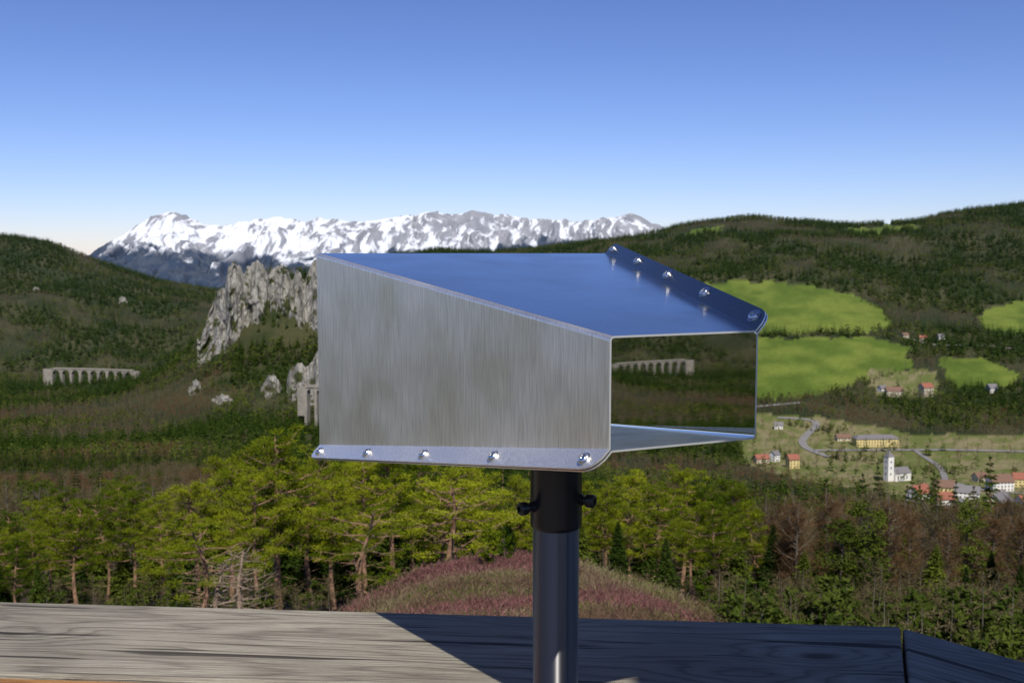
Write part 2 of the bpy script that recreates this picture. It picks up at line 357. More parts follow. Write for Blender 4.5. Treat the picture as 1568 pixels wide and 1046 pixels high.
def near_pine(seed,kind=0,h=11.):
    random.seed(seed); g=np.random.default_rng(seed); mb=MB(); sparse=kind>0
    bx_,by=random.uniform(-.6,.6),random.uniform(-.3,.3)
    tp=[(bx_*math.sin(k*.5),by*math.sin(k*.7),h*k/8-.4) for k in range(9)]; tp[0]=(0,0,-.8)
    rb=.22 if kind<2 else .26
    mb.tube(tp,[rb-(rb-.045)/8*k for k in range(9)],8)
    def at(f):
        k=min(7,int(f*8)); u=f*8-k; return Vector(tp[k]).lerp(Vector(tp[k+1]),u)
    C=[];Dr=[];nl=(34,20,30)[kind]
    lo=(random.uniform(.32,.46),.34,.12)[kind]
    for k in range(nl):
        f=lo+(1-lo)*((k+random.random()*.9)/nl); a=k*2.4+random.uniform(-.6,.6)
        env=math.sin(math.pi*min(1,.25+.72*((f-lo)/(1-lo))))**.6
        l=(2.5*env+.3)*random.uniform(.55,1.2)*(1.1 if sparse else 1)
        p0=at(f); up=random.uniform(-.05,.30)+1.2*max(0,f-.75)
        d=Vector((math.cos(a),math.sin(a),up)).normalized()
        p1=p0+d*l*.5+Vector((random.gauss(0,.12),random.gauss(0,.12),random.gauss(-.05,.1))); p2=p0+d*l+Vector((random.gauss(0,.2),random.gauss(0,.2),l*.2))
        mb.tube([p0,p1,p2],[.05+.015*l,.035,.014],4)
        npad=(0 if kind==2 else 2 if sparse else 4) if l>1 else (0 if kind==2 else 2)
        for q in range(npad):
            u=1.05-q*.22+random.uniform(-.08,.08)
            c=(p0.lerp(p1,u*2) if u<.5 else p1.lerp(p2,u*2-1)); off=Vector((random.gauss(0,.22),random.gauss(0,.22),.12))*(.5+l*.35)
            c2=c+off; mb.tube([c,c2],[.016,.006],3)
            R=random.uniform(.28,.50)*(.8+.25*env); nn=int(100*(R/.4)**1.6)
            off_=g.normal(size=(nn,3))*np.array((R*.55,R*.55,R*.26))
            dd=off_*1.2+g.normal(size=(nn,3))*.35; dd[:,2]=np.abs(dd[:,2])*.7+.18
            C.append(np.array(c2)[None]+off_); Dr.append(dd)
        if sparse or f<.6:
            for q in range(3 if kind<2 else 6):
                c=p0.lerp(p1,random.random()*1.2) if random.random()<.5 else p1.lerp(p2,random.random()); dq=Vector((random.gauss(0,1),random.gauss(0,1),random.gauss(-.1,.5))).normalized()
                mb.tube([c,c+dq*random.uniform(.4,1.)],[.022,.008],3)
    for k in range(14):
        f=random.uniform(.06,.42); a=random.uniform(0,6.28); p0=at(f); l=random.uniform(.4,1.7)
        mb.tube([p0,p0+Vector((math.cos(a)*l,math.sin(a)*l,random.uniform(-.2,.3)))],[.03,.008],3)
    if C:
        C=np.concatenate(C);Dr=np.concatenate(Dr)
        mb.tris(C,Dr,g.uniform(.13,.25,len(C)),g.uniform(.045,.075,len(C)))
    o=mesh_obj('pine_proto',mb.V,mb.F,[M_dead if kind==2 else M_bark,M_pine],mb.M,link=False); return o.data
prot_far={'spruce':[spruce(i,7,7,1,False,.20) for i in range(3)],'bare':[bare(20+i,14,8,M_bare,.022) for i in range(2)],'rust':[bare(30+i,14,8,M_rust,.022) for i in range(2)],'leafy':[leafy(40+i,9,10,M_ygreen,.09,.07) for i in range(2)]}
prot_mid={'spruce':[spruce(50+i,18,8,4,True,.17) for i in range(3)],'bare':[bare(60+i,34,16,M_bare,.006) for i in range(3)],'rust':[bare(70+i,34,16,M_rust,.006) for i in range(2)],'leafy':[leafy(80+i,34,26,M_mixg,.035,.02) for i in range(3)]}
def scatter(name,proto,pts,scl,parent,tilt=0):
    if len(pts)==0: return
    me=bpy.data.meshes.new(name); me.vertices.add(len(pts)); me.vertices.foreach_set('co',np.asarray(pts,np.float32).reshape(-1))
    a=me.attributes.new('scl','FLOAT','POINT'); a.data.foreach_set('value',np.asarray(scl,np.float32))
    a=me.attributes.new('rot','FLOAT_VECTOR','POINT'); rt=np.zeros((len(pts),3),np.float32); rt[:,2]=rng.uniform(0,6.28,len(pts)); rt[:,:2]=rng.normal(0,.03+tilt,(len(pts),2)); a.data.foreach_set('vector',rt.reshape(-1))
    o=bpy.data.objects.new(name,me); scene.collection.objects.link(o); o.parent=parent
    ng=bpy.data.node_groups.new(name,'GeometryNodeTree'); ng.interface.new_socket('Geometry',in_out='INPUT',socket_type='NodeSocketGeometry'); ng.interface.new_socket('Geometry',in_out='OUTPUT',socket_type='NodeSocketGeometry')
    gi=ng.nodes.new('NodeGroupInput'); go=ng.nodes.new('NodeGroupOutput'); ip=ng.nodes.new('GeometryNodeInstanceOnPoints'); oi=ng.nodes.new('GeometryNodeObjectInfo'); oi.inputs['Object'].default_value=proto
    s1=ng.nodes.new('GeometryNodeInputNamedAttribute'); s1.data_type='FLOAT'; s1.inputs['Name'].default_value='scl'
    s2=ng.nodes.new('GeometryNodeInputNamedAttribute'); s2.data_type='FLOAT_VECTOR'; s2.inputs['Name'].default_value='rot'
    L=ng.links.new; L(gi.outputs[0],ip.inputs['Points']); L(oi.outputs['Geometry'],ip.inputs['Instance']); L(s1.outputs['Attribute'],ip.inputs['Scale']); L(s2.outputs['Attribute'],ip.inputs['Rotation']); L(ip.outputs[0],go.inputs[0])
    md=o.modifiers.new('scatter','NODES'); md.node_group=ng
def sample(n,D0,D1,pa,pb):
    D=np.sqrt(rng.uniform(D0*D0,D1*D1,n)); t=(rng.uniform(pa,pb,n)-784)/F
    return t,D
def forest(name,protos,n,D0,D1,hlo,hhi,pa=-200,pb=1770):
    t,D=sample(n,D0,D1,pa,pb); z=zfun(t,D); py=py_of(z/D); px=784+F*t*yp(py)
    med,vil=classify(px,py,D)
    keep=~med
    keep&=~(vil&(rng.random(n)>.10))
    keep&=~((D>1345)&(D<1500)&(px>312)&(px<640)&(py>395)&(py<530)&(rng.random(n)>.12))
    keep&=~((D>1050)&(D<1225)&(px>390)&(px<590)&(rng.random(n)>.45))
    keep&=~((px>60)&(px<222)&(D>1800)&(D<1880)&(rng.random(n)>.4))
    t,D,z,px,py=[a[keep] for a in (t,D,z,px,py)]; n=len(t); x=t*D
    sp=fbm(x/140+5,D/140+2,4,2); sq=fbm(x/90+50,D/90+20,3,5)
    k=np.zeros(n,int)
    dec=sp+rng.normal(0,.045,n)
    decb=np.interp(D,[60,300,700,1200,1800,2500,3400],[.50,.50,.50,.535,.59,.62,.64])
    decb=decb-.06*((px>1130)&(D<1000))
    k[dec>decb]=1
    k[(k==1)&(sq>.5)&(D<1400)]=2
    k[(dec>decb-.07)&(dec<=decb)]=3
    par=empty(name)
    for i,key in enumerate(('spruce','bare','rust','leafy')):
        L=protos[key]; vi=rng.integers(0,len(L),n)
        for j,pr in enumerate(L):
            m=(k==i)&(vi==j); h=rng.uniform(hlo,hhi,m.sum())*(1 if i==0 else .8)
            scatter(key+'_stand',pr,np.stack([x[m],D[m],z[m]-.3],1),h,par)
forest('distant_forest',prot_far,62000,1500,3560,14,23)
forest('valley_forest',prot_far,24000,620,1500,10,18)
forest('hillside_forest',prot_mid,6800,98,620,9,16)
# belt of trees along the foot of the cliffs
par=empty('cliff_foot_woods'); pxs=rng.uniform(292,600,260); Ds=rng.uniform(1300,1362,260); ts=(pxs-784)/F; zs=zfun(ts,Ds)
p2=rng.uniform(380,560,60); D2=rng.uniform(1000,1050,60); t2=(p2-784)/F; z2=zfun(t2,D2)
Pc_=np.concatenate([np.stack([ts*Ds,Ds,zs-.5],1),np.stack([t2*D2,D2,z2-.5],1)])
for i,pr in enumerate((prot_far['spruce'][0],prot_far['spruce'][1],prot_far['leafy'][0],prot_far['bare'][0])): scatter('foot_trees',pr,Pc_[i::4],rng.uniform(12,22,len(Pc_[i::4])),par)
# ---------- foreground trees
pines=[near_pine(100+i) for i in range(5)]; sparse_p=[near_pine(200+i,1) for i in range(2)]; dead_p=[near_pine(220+i,2) for i in range(2)]
spr_n=spruce(300,34,10,9,True,.17).data; spr_n2=spruce(301,30,9,9,True,.21,M_mixg).data
bare_n=[bare(310+i,64,40,M_bare,.0032,1.,True).data for i in range(2)]; rust_n=[bare(320+i,70,40,M_rust,.0032,.75,True).data for i in range(3)]
mix_n=[leafy(340+i,60,60,M_mixg,.028,.014,base=.12,wid=.20,pad=(.02,.045)).data for i in range(2)]
def plant(name,me,px,pytop,D,unit,wm=1.):
    t=float(tb(px,(pytop+930)/2)); z=float(zfun(np.array([t]),np.array([D]))[0]); top=float(e_of(pytop))*D
    h=max(3.,top-z); s=h/unit
    o=bpy.data.objects.new(name,me); scene.collection.objects.link(o); o.location=(t*D,D,z-.1); o.rotation_euler=(random.uniform(-.03,.03),random.uniform(-.03,.03),random.uniform(0,6.28)); w=random.uniform(.95,1.2)*wm; o.scale=(s*w,s*w,s)
random.seed(5)
PN=[(425,660,57),(352,705,62),(395,722,54),(480,690,64),(512,735,56),(560,698,60),(600,686,68),(640,702,75),(690,718,60),(735,728,72),(790,730,78),(300,738,60),(250,768,56),(205,752,64),(160,764,66),(118,772,53),(75,786,60),(25,828,50),(-40,800,58),(-110,780,62),(10,786,74),(180,738,95),(455,722,90),(700,742,95),(830,742,70),(-180,800,70),(930,744,72),(968,728,80),(1010,745,68),(1045,720,85),(1085,748,74),(1120,738,88),(1150,772,66),(905,762,84),(1065,775,64),(48,806,56),(-5,812,54),(100,752,88),(60,768,84),(880,740,78),(1095,770,58)]
for i,(px,ty,D) in enumerate(PN): plant('pine_tree',pines[i%5],px,ty,D,11.,.92)
for px,ty,D in [(306,800,45),(690,735,56),(560,770,50)]: plant('pine_tree',sparse_p[int(px)%2],px,ty,D,11.,1.7)
for px,ty,D in [(372,835,44),(335,850,46)]: plant('dead_tree',dead_p[int(px)%2],px,ty,D,11.,1.8)
for px,ty,D in [(660,745,76),(720,760,84),(575,740,84),(625,745,86),(760,748,88),(800,765,88),(890,790,66),(945,795,62),(1100,800,60),(1130,820,58),(1180,800,62),(1230,840,57),(1340,850,56),(1430,830,60),(1520,840,62),(1290,790,75),(1390,800,72),(1210,760,92),(0,850,50),(60,870,48),(440,760,78),(400,770,85),(330,760,85),(280,780,80),(230,790,82),(150,800,78),(90,810,80),(-60,820,80),(500,750,80),(540,765,76),(1560,860,55),(1480,870,54),(1020,820,56),(985,780,86),(1060,800,88),(1260,800,80),(1320,790,88),(1460,790,84),(1550,780,86),(1620,800,80),(30,800,84),(120,820,70),(190,830,66),(475,800,68),(525,810,66),(605,790,70),(655,800,66),(715,800,64),(780,790,66)]:
    plant('spruce_tree',(spr_n,spr_n2)[int(px/10)%2],px,ty,D,1.)
for i in range(84):
    px=1165+random.random()*520; ty=random.uniform(735,800)+ (10 if px<1250 else 0); D=random.uniform(58,95)
    r_=random.random()
    if r_<.36: plant('larch_tree',rust_n[i%3],px,ty,D,1.,.9)
    elif r_<.72: plant('birch_tree',bare_n[i%2],px,ty,D,1.,.9)
    else: plant('alder_tree',mix_n[i%2],px,ty+20,D,1.)
for i in range(12): plant('birch_tree',bare_n[i%2],random.choice((random.uniform(-100,560),random.uniform(880,1150))),random.uniform(760,800),random.uniform(80,100),1.)
M_shrub=foliage('shrub_leaves',(.03,.05,.008),(.09,.115,.02))
sh=leafy(400,16,26,M_shrub,.10,.07,base=.1,wid=.4); dry=bare(401,24,16,M_bare,.012,1.6)
n=800; t,D=sample(n,46,100,-150,1750); z=zfun(t,D); par=empty('undergrowth')
m=rng.random(n)<.5; px_=784+F*t; ok=~((D<56)&(px_>560)&(px_<1080))
scatter('shrubs',sh,np.stack([t*D,D,z],1)[m&ok],rng.uniform(.8,2.0,(m&ok).sum()),par); scatter('dry_brush',dry,np.stack([t*D,D,z],1)[~m&ok],rng.uniform(1.0,2.2,(~m&ok).sum()),par)
n=520; t,D=sample(n,14,50,1090,2060); z=zfun(t,D); m=rng.random(n)<.6
scatter('shrubs',sh,np.stack([t*D,D,z],1)[m],rng.uniform(.7,1.8,m.sum()),par); scatter('dry_brush',dry,np.stack([t*D,D,z],1)[~m],rng.uniform(1.0,2.2,(~m).sum()),par)
def tuft(name,mat,n,L,w,up):
    mb=MB(); g=np.random.default_rng(len(name)); c=g.normal(size=(n,3))*np.array((.5,.5,.05)); d=g.normal(size=(n,3)); d[:,2]=np.abs(d[:,2])+up
    mb.tris(c,d,g.uniform(L*.5,L,n),w,0); return mesh_obj(name,mb.V,mb.F,[mat],mb.M,link=False)
M_heath=foliage('heather_bloom',(.095,.050,.042),(.23,.105,.105),.1,.4); M_dry=foliage('dry_grass',(.16,.12,.06),(.35,.29,.18),.2,.4); M_moss=foliage('low_green',(.06,.08,.02),(.13,.15,.035),.1,.4); M_twig=foliage('twig_litter',(.085,.055,.038),(.20,.13,.09),.1,.4)
t,D=sample(13000,22,50,480,1150); z=zfun(t,D); x=t*D; q=HQ(x,D)+rng.normal(0,.03,len(x)); par=empty('heather_knoll')
hk=heath_zone(784+F*t*.975)>rng.random(len(t)); Pt=np.stack([x,D,z],1)
q1,q2,q3,q4=np.quantile(q[(D>25)&(D<42)],[.12,.22,.52,.66])
for nm,mat,mk,L,w in [('heather',M_heath,q>q4,.22,.05),('twigs',M_twig,(q<=q4)&(q>q3),.35,.025),('dry_grass',M_dry,(q<=q3)&(q>q2),.30,.02),('moss',M_moss,(q<=q2)&(q>q1),.2,.05),('brush',M_twig,(q<=q1),.35,.025)]:
    mk=mk&hk; scatter(nm,tuft(nm,mat,110,L,w,.8),Pt[mk],rng.uniform(.45,.9,mk.sum()),par)
for px,py,D,s in [(745,915,33,1.2),(772,920,34,1.0),(1085,930,40,1.6),(600,915,38,1.2)]:
    me=leafy(500+int(px),18,40,M_pine,.09,.05,base=.1,wid=.35).data; o=bpy.data.objects.new('young_shrub',me); scene.collection.objects.link(o)
    t_=float(tb(px,py)); o.location=(t_*D,D,float(zfun(np.array([t_]),np.array([D]))[0])-.05); o.scale=(s,s,s*1.2)
# ---------- viaducts
M_stone=simple('viaduct_masonry',(.24,.22,.185),.9,noise=.25,scale=.15)
def viaduct(px0,px1,py,Dv0,Dv1,bays,H=34,wd=7,pf=.26,bf=.04):
    a=pt(px0,py,Dv0); b_=pt(px1,py,Dv1); zt=(a.z+b_.z)/2; par=empty('stone_viaduct')
    V=[];Fc=[]
    Lx=Vector((b_.x-a.x,b_.y-a.y,0)); Ln=Lx.length; ux=Lx/Ln; uy=Vector((-ux.y,ux.x,0))
    bend=Ln*bf
    def W(s,d,z):
        s_=s/Ln; off=bend*4*s_*(1-s_); p=Vector((a.x,a.y,0))+ux*s+uy*(d+off); return (p.x,p.y,z)
    def block(s0,s1,z00,z01,zt_,d0,d1):
        b0=len(V)
        for d in (d0,d1):
            V.extend([W(s0,d,z00),W(s1,d,z01),W(s1,d,zt_),W(s0,d,zt_)])
        for f in ((0,1,2,3),(7,6,5,4),(0,4,5,1),(3,2,6,7),(0,3,7,4),(1,5,6,2)): Fc.append(tuple(b0+i for i in f))
    bw=Ln/bays; pw=bw*pf
    for k in range(bays+1):
        block(k*bw-pw/2,k*bw+pw/2,zt-H-20,zt-H-20,zt-1.5,-wd/2,wd/2)
    def arch(s0,s1,zs,ztop,d0,d1):
        n=10; r=(s1-s0)/2; c=(s0+s1)/2
        for i in range(n):
            t0=math.pi*(1-i/n); t1=math.pi*(1-(i+1)/n)
            block(c+r*math.cos(t0),c+r*math.cos(t1),zs+r*math.sin(t0),zs+r*math.sin(t1),ztop,d0,d1)
    for k in range(bays):
        s0=k*bw+pw/2; s1=(k+1)*bw-pw/2; r=(s1-s0)/2
        arch(s0,s1,zt-2.5-r,zt-.8,-wd/2+.3,wd/2-.3)
    for k in range(bays*3):
        block(k*bw/3,(k+1)*bw/3,zt-.8,zt-.8,zt+.3,-wd/2-.6,wd/2+.6)
        block(k*bw/3,(k+1)*bw/3,zt+.3,zt+.3,zt+1.4,-wd/2-.5,-wd/2-.1); block(k*bw/3,(k+1)*bw/3,zt+.3,zt+.3,zt+1.4,wd/2+.1,wd/2+.5)
    block(-bw*.8,-pw/2-.02,zt-H-10,zt-H-10,zt-.82,-wd/2,wd/2); block(Ln+pw/2+.02,Ln+bw*.8,zt-H-10,zt-H-10,zt-.82,-wd/2,wd/2)
    mesh_obj('arches',V,Fc,[M_stone],parent=par)
viaduct(80,204,566,1835,1800,9,36)
viaduct(470,600,594,1010,985,9,20)
# ---------- houses
M_white=simple('white_render',(.72,.70,.66),.8,noise=.06); M_yel=simple('yellow_render',(.62,.50,.22),.8,noise=.08); M_cream=simple('cream_render',(.55,.48,.36),.8,noise=.08)
M_rr=simple('red_roof',(.26,.09,.055),.8,noise=.25); M_gr=simple('grey_roof',(.16,.15,.15),.6,noise=.2); M_br=simple('brown_roof',(.16,.09,.06),.8,noise=.25); M_win=simple('window_glass',(.04,.05,.06),.1); M_door=simple('wood_door',(.15,.08,.04))
M_asph=simple('asphalt',(.20,.19,.18),.9,noise=.12,scale=.1)
def bx(V,Fc,M,x0,x1,y0,y1,z0,z1,m=0):
    b=len(V); V.extend([(x0,y0,z0),(x1,y0,z0),(x1,y1,z0),(x0,y1,z0),(x0,y0,z1),(x1,y0,z1),(x1,y1,z1),(x0,y1,z1)])
    for f in ((0,3,2,1),(4,5,6,7),(0,1,5,4),(1,2,6,5),(2,3,7,6),(3,0,4,7)): Fc.append(tuple(b+i for i in f)); M.append(m)
def house(name,px,py,w,d,h,wm,rm,yaw=0,rh=None,D0=650,D1=2100,gable=True):
    x,y,z=ground_at(px,py,D0,D1); par=empty(name,(x,y,z),yaw); rh=rh or d*.42
    V=[];Fc=[];M=[]; bx(V,Fc,M,-w/2,w/2,-d/2,d/2,-4,h)
    b=len(V); V+= [(-w/2,-d/2,h),(-w/2,d/2,h),(-w/2,0,h+rh-.15),(w/2,-d/2,h),(w/2,d/2,h),(w/2,0,h+rh-.15)]
    if gable: Fc+=[(b,b+2,b+1),(b+3,b+4,b+5)]
    mesh_obj('walls',V,Fc,[wm],parent=par)
    o=.7;ty=d/2+o; zl=h-o*rh/(d/2); q=w/2+o; hip=0 if gable else d*.4
    V=[(-q,-ty,zl),(q,-ty,zl),(q,ty,zl),(-q,ty,zl),(-q+hip,0,h+rh),(q-hip,0,h+rh)]; V+=[(a,b_,c+.3) for a,b_,c in V]
    Fc=[(0,1,5,4),(2,3,4,5),(6,7,11,10),(8,9,10,11),(0,6,7,1),(2,8,9,3),(0,4,10,6),(3,9,10,4),(1,7,11,5),(2,5,11,8)] if gable else [(6,7,11,10),(8,9,10,11),(6,10,9),(7,8,11),(0,1,7,6),(1,2,8,7),(2,3,9,8),(3,0,6,9),(0,3,2,1)]
    mesh_obj('roof',V,Fc,[rm],parent=par)
    V=[];Fc=[];M=[]; fl=max(1,int(h//3)); nw=max(2,int(w//3.2))
    for f in range(fl):
        for i in range(nw):
            cx=-w/2+(i+.5)*w/nw; zz=f*3+1.1
            for s in (-1,1): bx(V,Fc,M,cx-.6,cx+.6,s*(d/2)-.06,s*(d/2)+.06,zz,zz+1.5)
        for i in range(max(1,int(d//3.5))):
            cy=-d/2+(i+.5)*d/max(1,int(d//3.5)); zz=f*3+1.1
            for s in (-1,1): bx(V,Fc,M,s*w/2-.06,s*w/2+.06,cy-.6,cy+.6,zz,zz+1.5)
    mesh_obj('windows',V,Fc,[M_win],parent=par)
    V=[];Fc=[];M=[]; bx(V,Fc,M,-.7,.7,-d/2-.1,-d/2+.05,-.2,2.1); mesh_obj('door',V,Fc,[M_door],parent=par)
    V=[];Fc=[];M=[]; bx(V,Fc,M,w*.2-.5,w*.2+.5,.5,1.5,h,h+rh+1.4); mesh_obj('chimney',V,Fc,[M_br],parent=par)
    return par
house('yellow_building',1340,682,50,14,9,M_yel,M_gr,.05,rh=3.5,gable=False)
for a in [('farm_house',1417,606,16,13,13,M_cream,M_rr,.3),('stone_house',1368,606,22,12,8,M_cream,M_br,-.1),('small_house',1350,600,10,9,6,M_white,M_gr,.4),('white_house',1518,600,13,11,7,M_white,M_gr,.2),
('village_house',1213,716,11,10,10,M_yel,M_rr,.2),('village_house',1166,708,14,9,5,M_cream,M_rr,.1),('village_house',1192,656,10,8,5,M_white,M_gr,-.2),('village_house',1186,706,8,8,8,M_white,M_gr,.6),
('red_roof_house',1406,784,15,12,17,M_white,M_rr,.5),('village_house',1446,755,17,12,7,M_yel,M_br,-.2),('barn',1480,762,20,12,6,M_white,M_gr,-.4),('village_house',1443,776,15,11,8,M_white,M_rr,.1),
('village_house',1530,750,20,13,9,M_white,M_br,.1),('village_house',1562,744,14,11,8,M_yel,M_rr,-.2),('village_house',1528,790,17,14,12,M_cream,M_gr,.7),('village_house',1500,737,12,9,5,M_cream,M_br,.3),('village_house',1570,784,14,12,9,M_white,M_rr,.3),
('village_house',1620,740,14,11,8,M_white,M_rr,.2),('village_house',1600,600,14,11,8,M_white,M_rr,.2),('barn',1290,674,16,9,4,M_cream,M_br,.1)]: house(*a)
for a in [('village_house',1440,520,11,9,6,M_white,M_gr,.1),('village_house',1385,517,12,9,5,M_cream,M_br,.3),('village_house',1413,522,12,9,6,M_cream,M_rr,-.3)]: house(*a,D1=2600)
x,y,z=ground_at(1360,736,650,1500); ch=empty('village_church',(x,y,z),.35)
V=[];Fc=[];M=[]; bx(V,Fc,M,-3.3,3.3,-3.3,3.3,-4,24); mesh_obj('tower',V,Fc,[M_white],parent=ch)
V=[(-3.6,-3.6,23.95),(3.6,-3.6,23.95),(3.6,3.6,23.95),(-3.6,3.6,23.95),(0,0,30)]; mesh_obj('tower_roof',V,[(0,1,4),(1,2,4),(2,3,4),(3,0,4),(0,3,2,1)],[M_gr],parent=ch)
V=[];Fc=[];M=[]; bx(V,Fc,M,3.32,22,-6,6,-4,8); b=len(V); V+=[(3.32,-6,8),(3.32,6,8),(3.32,0,12.5),(22,-6,8),(22,6,8),(22,0,12.5)]; Fc+=[(b,b+2,b+1),(b+3,b+4,b+5)]; mesh_obj('nave',V,Fc,[M_white],parent=ch)
V=[(3.33,-6.6,7.6),(22.5,-6.6,7.6),(22.5,0,12.75),(3.33,0,12.75),(3.33,6.6,7.6),(22.5,6.6,7.6)]; mesh_obj('nave_roof',V,[(0,1,2,3),(3,2,5,4)],[M_gr],parent=ch)
V=[];Fc=[];M=[]
for zz in (6,12,18): bx(V,Fc,M,-.6,.6,-3.36,-3.2,zz,zz+2.2); bx(V,Fc,M,-3.36,-3.2,-.6,.6,zz,zz+2.2)
for i in range(4): bx(V,Fc,M,6+i*3.5,7.2+i*3.5,-6.06,-5.9,2,5)
mesh_obj('windows',V,Fc,[M_win],parent=ch)
def road(pts,w,name='road'):
    G=[ground_at(px,py,600,2600) for px,py in pts]; Q=[]
    for a,b in zip(G[:-1],G[1:]):
        n=max(4,int(math.hypot(a[0]-b[0],a[1]-b[1])/8))
        for i in range(n): u=i/n; Q.append((a[0]+(b[0]-a[0])*u,a[1]+(b[1]-a[1])*u))
    Q.append(G[-1][:2]); Q=np.array(Q)
    for _ in range(6): Q[1:-1]=(Q[:-2]+2*Q[1:-1]+Q[2:])/4
    T=np.gradient(Q,axis=0); T/=np.linalg.norm(T,axis=1,keepdims=True)+1e-9; Nn=np.stack([-T[:,1],T[:,0]],1)
    A=[]
    for s in (-1,-.33,.33,1):
        q=Q+Nn*w/2*s; A.append(np.stack([q[:,0],q[:,1],zfun(q[:,0]/q[:,1],q[:,1])+.7],1))
    grid_mesh(name,np.stack(A,1),M_asph)
road([(1120,628),(1170,622),(1225,617)],8); road([(1190,640),(1225,641),(1252,645),(1250,655),(1235,665),(1226,678),(1238,690),(1270,700)],9)
road([(1238,690),(1290,690),(1400,689),(1500,690),(1640,692)],9); road([(1440,735),(1470,742),(1500,752),(1570,757),(1640,760)],7); road([(1400,689),(1440,715),(1450,740),(1480,775),(1520,800)],6); road([(1390,517),(1430,530),(1500,528),(1600,540)],6)
hp=[]
for poly in ([(1165,512),(1230,513),(1330,510),(1400,528)],[(1366,498),(1360,480),(1320,458)],[(1170,614),(1240,609),(1300,595),(1380,570)],[(1200,650),(1260,660),(1300,662)],[(1270,700),(1330,705),(1400,720),(1480,725)],[(1180,690),(1240,720)],[(1400,625),(1500,640),(1560,650)],[(1400,745),(1470,785),(1560,770)]):
    for (a,b_),(c,d_) in zip(poly[:-1],poly[1:]):
        for i in range(30):
            u=random.random(); g_=ground_at(a+(c-a)*u+random.gauss(0,4),b_+(d_-b_)*u+random.gauss(0,2.2),650,2600); hp.append(g_)
hp=np.array(hp); par=empty('field_hedge'); kk=rng.integers(0,3,len(hp))
for i,pr in enumerate((prot_far['bare'][0],prot_far['leafy'][0],prot_far['spruce'][0])): scatter('hedge_trees',pr,hp[kk==i],rng.uniform(5,13,(kk==i).sum()),par)
# ---------- STEEL VIEWING BOX
def steel(name,col,rough,streak=0.,rvar=.06,bump=0.,sc=(260,260,9),aniso=0,metal=1.):
    m,nt,b=newmat(name); b.inputs['Metallic'].default_value=metal
    tc=N(nt,'ShaderNodeTexCoord'); mp=N(nt,'ShaderNodeMapping'); mp.inputs['Scale'].default_value=sc; nt.links.new(tc.outputs['Object'],mp.inputs[0])
    nz=N(nt,'ShaderNodeTexNoise'); nz.inputs['Scale'].default_value=1; nz.inputs['Detail'].default_value=5; nt.links.new(mp.outputs[0],nz.inputs['Vector'])
    n2=N(nt,'ShaderNodeTexNoise'); n2.inputs['Scale'].default_value=11; n2.inputs['Detail'].default_value=5; nt.links.new(tc.outputs['Object'],n2.inputs['Vector'])
    r=N(nt,'ShaderNodeMapRange'); r.inputs[1].default_value=.3; r.inputs[2].default_value=.7; r.inputs[3].default_value=1-streak; r.inputs[4].default_value=1+streak*.3; nt.links.new(nz.outputs['Fac'],r.inputs[0])
    vm=N(nt,'ShaderNodeVectorMath',operation='SCALE'); vm.inputs[0].default_value=col; nt.links.new(r.outputs[0],vm.inputs['Scale']); nt.links.new(vm.outputs[0],b.inputs['Base Color'])
    r2=N(nt,'ShaderNodeMapRange'); r2.inputs[1].default_value=.3; r2.inputs[2].default_value=.7; r2.inputs[3].default_value=max(.0,rough-rvar); r2.inputs[4].default_value=rough+rvar; nt.links.new(n2.outputs['Fac'],r2.inputs[0]); nt.links.new(r2.outputs[0],b.inputs['Roughness'])
    if bump:
        bp=N(nt,'ShaderNodeBump'); bp.inputs['Strength'].default_value=bump; bp.inputs['Distance'].default_value=.0006; nt.links.new(nz.outputs['Fac'],bp.inputs['Height']); nt.links.new(bp.outputs[0],b.inputs['Normal'])
    if aniso:
        b.inputs['Anisotropic'].default_value=aniso; b.inputs['Anisotropic Rotation'].default_value=.25
        tg=N(nt,'ShaderNodeTangent',direction_type='RADIAL',axis='Z'); nt.links.new(tg.outputs[0],b.inputs['Tangent'])
    return m
S_brush=steel('brushed_steel',(.99,.95,.89),.385,.24,.09,.5,(520,520,26),metal=.86); S_top=steel('satin_steel',(.50,.51,.52),.17,.05,.05,.05,(420,60,60))
S_mir=steel('polished_steel',(.70,.69,.67),.02,.0,.01); S_floor=steel('satin_floor_steel',(.34,.36,.40),.20,.05,.04); S_bolt=steel('bolt_steel',(.75,.74,.72),.22,0,.03); S_edge=steel('cut_steel_edge',(.90,.88,.85),.35,0,.03,metal=.7); S_fl=steel('flange_dark_reflection',(.20,.20,.20),.24,.1,.05)  # last one: flange colour darkened in place of a dark forest reflection
box=empty('steel_viewing_box')
A_=dict(SLt=pt(937,517,.90),SLb=pt(934,690,.90),SRt=pt(1158,511,.9675),SRb=pt(1155,668,.9675),LLt=pt(487,390.5,1.44),LLb=pt(490,682,1.44),LRt=pt(927,390.5,1.6245))
def sect(s):
    L=Vector((A_['SLt'].x,A_['SLt'].y,0)).lerp(Vector((A_['LLt'].x,A_['LLt'].y,0)),s); R=Vector((A_['SRt'].x,A_['SRt'].y,0)).lerp(Vector((A_['LRt'].x,A_['LRt'].y,0)),s)
    zt=(A_['SLt'].z+A_['SRt'].z)/2*(1-s)+A_['LLt'].z*s; zb=(A_['SLb'].z+A_['SRb'].z)/2*(1-s)+A_['LLb'].z*s
    return L,(R-L).normalized(),(R-L).length,zb,zt
TH=.0019
def rc_(p,a,b,r,n):
    p,a,b=map(Vector,(p,a,b)); da=(a-p).normalized(); db=(b-p).normalized(); h=math.acos(max(-1,min(1,da.dot(db))))/2; k=r/math.tan(h); P0=p+da*k; P1=p+db*k; out=[]
    for i in range(n+1):
        u=i/n; out.append(P0*(1-u)**2+p*2*u*(1-u)+P1*u*u)
    return out
FLW=.025
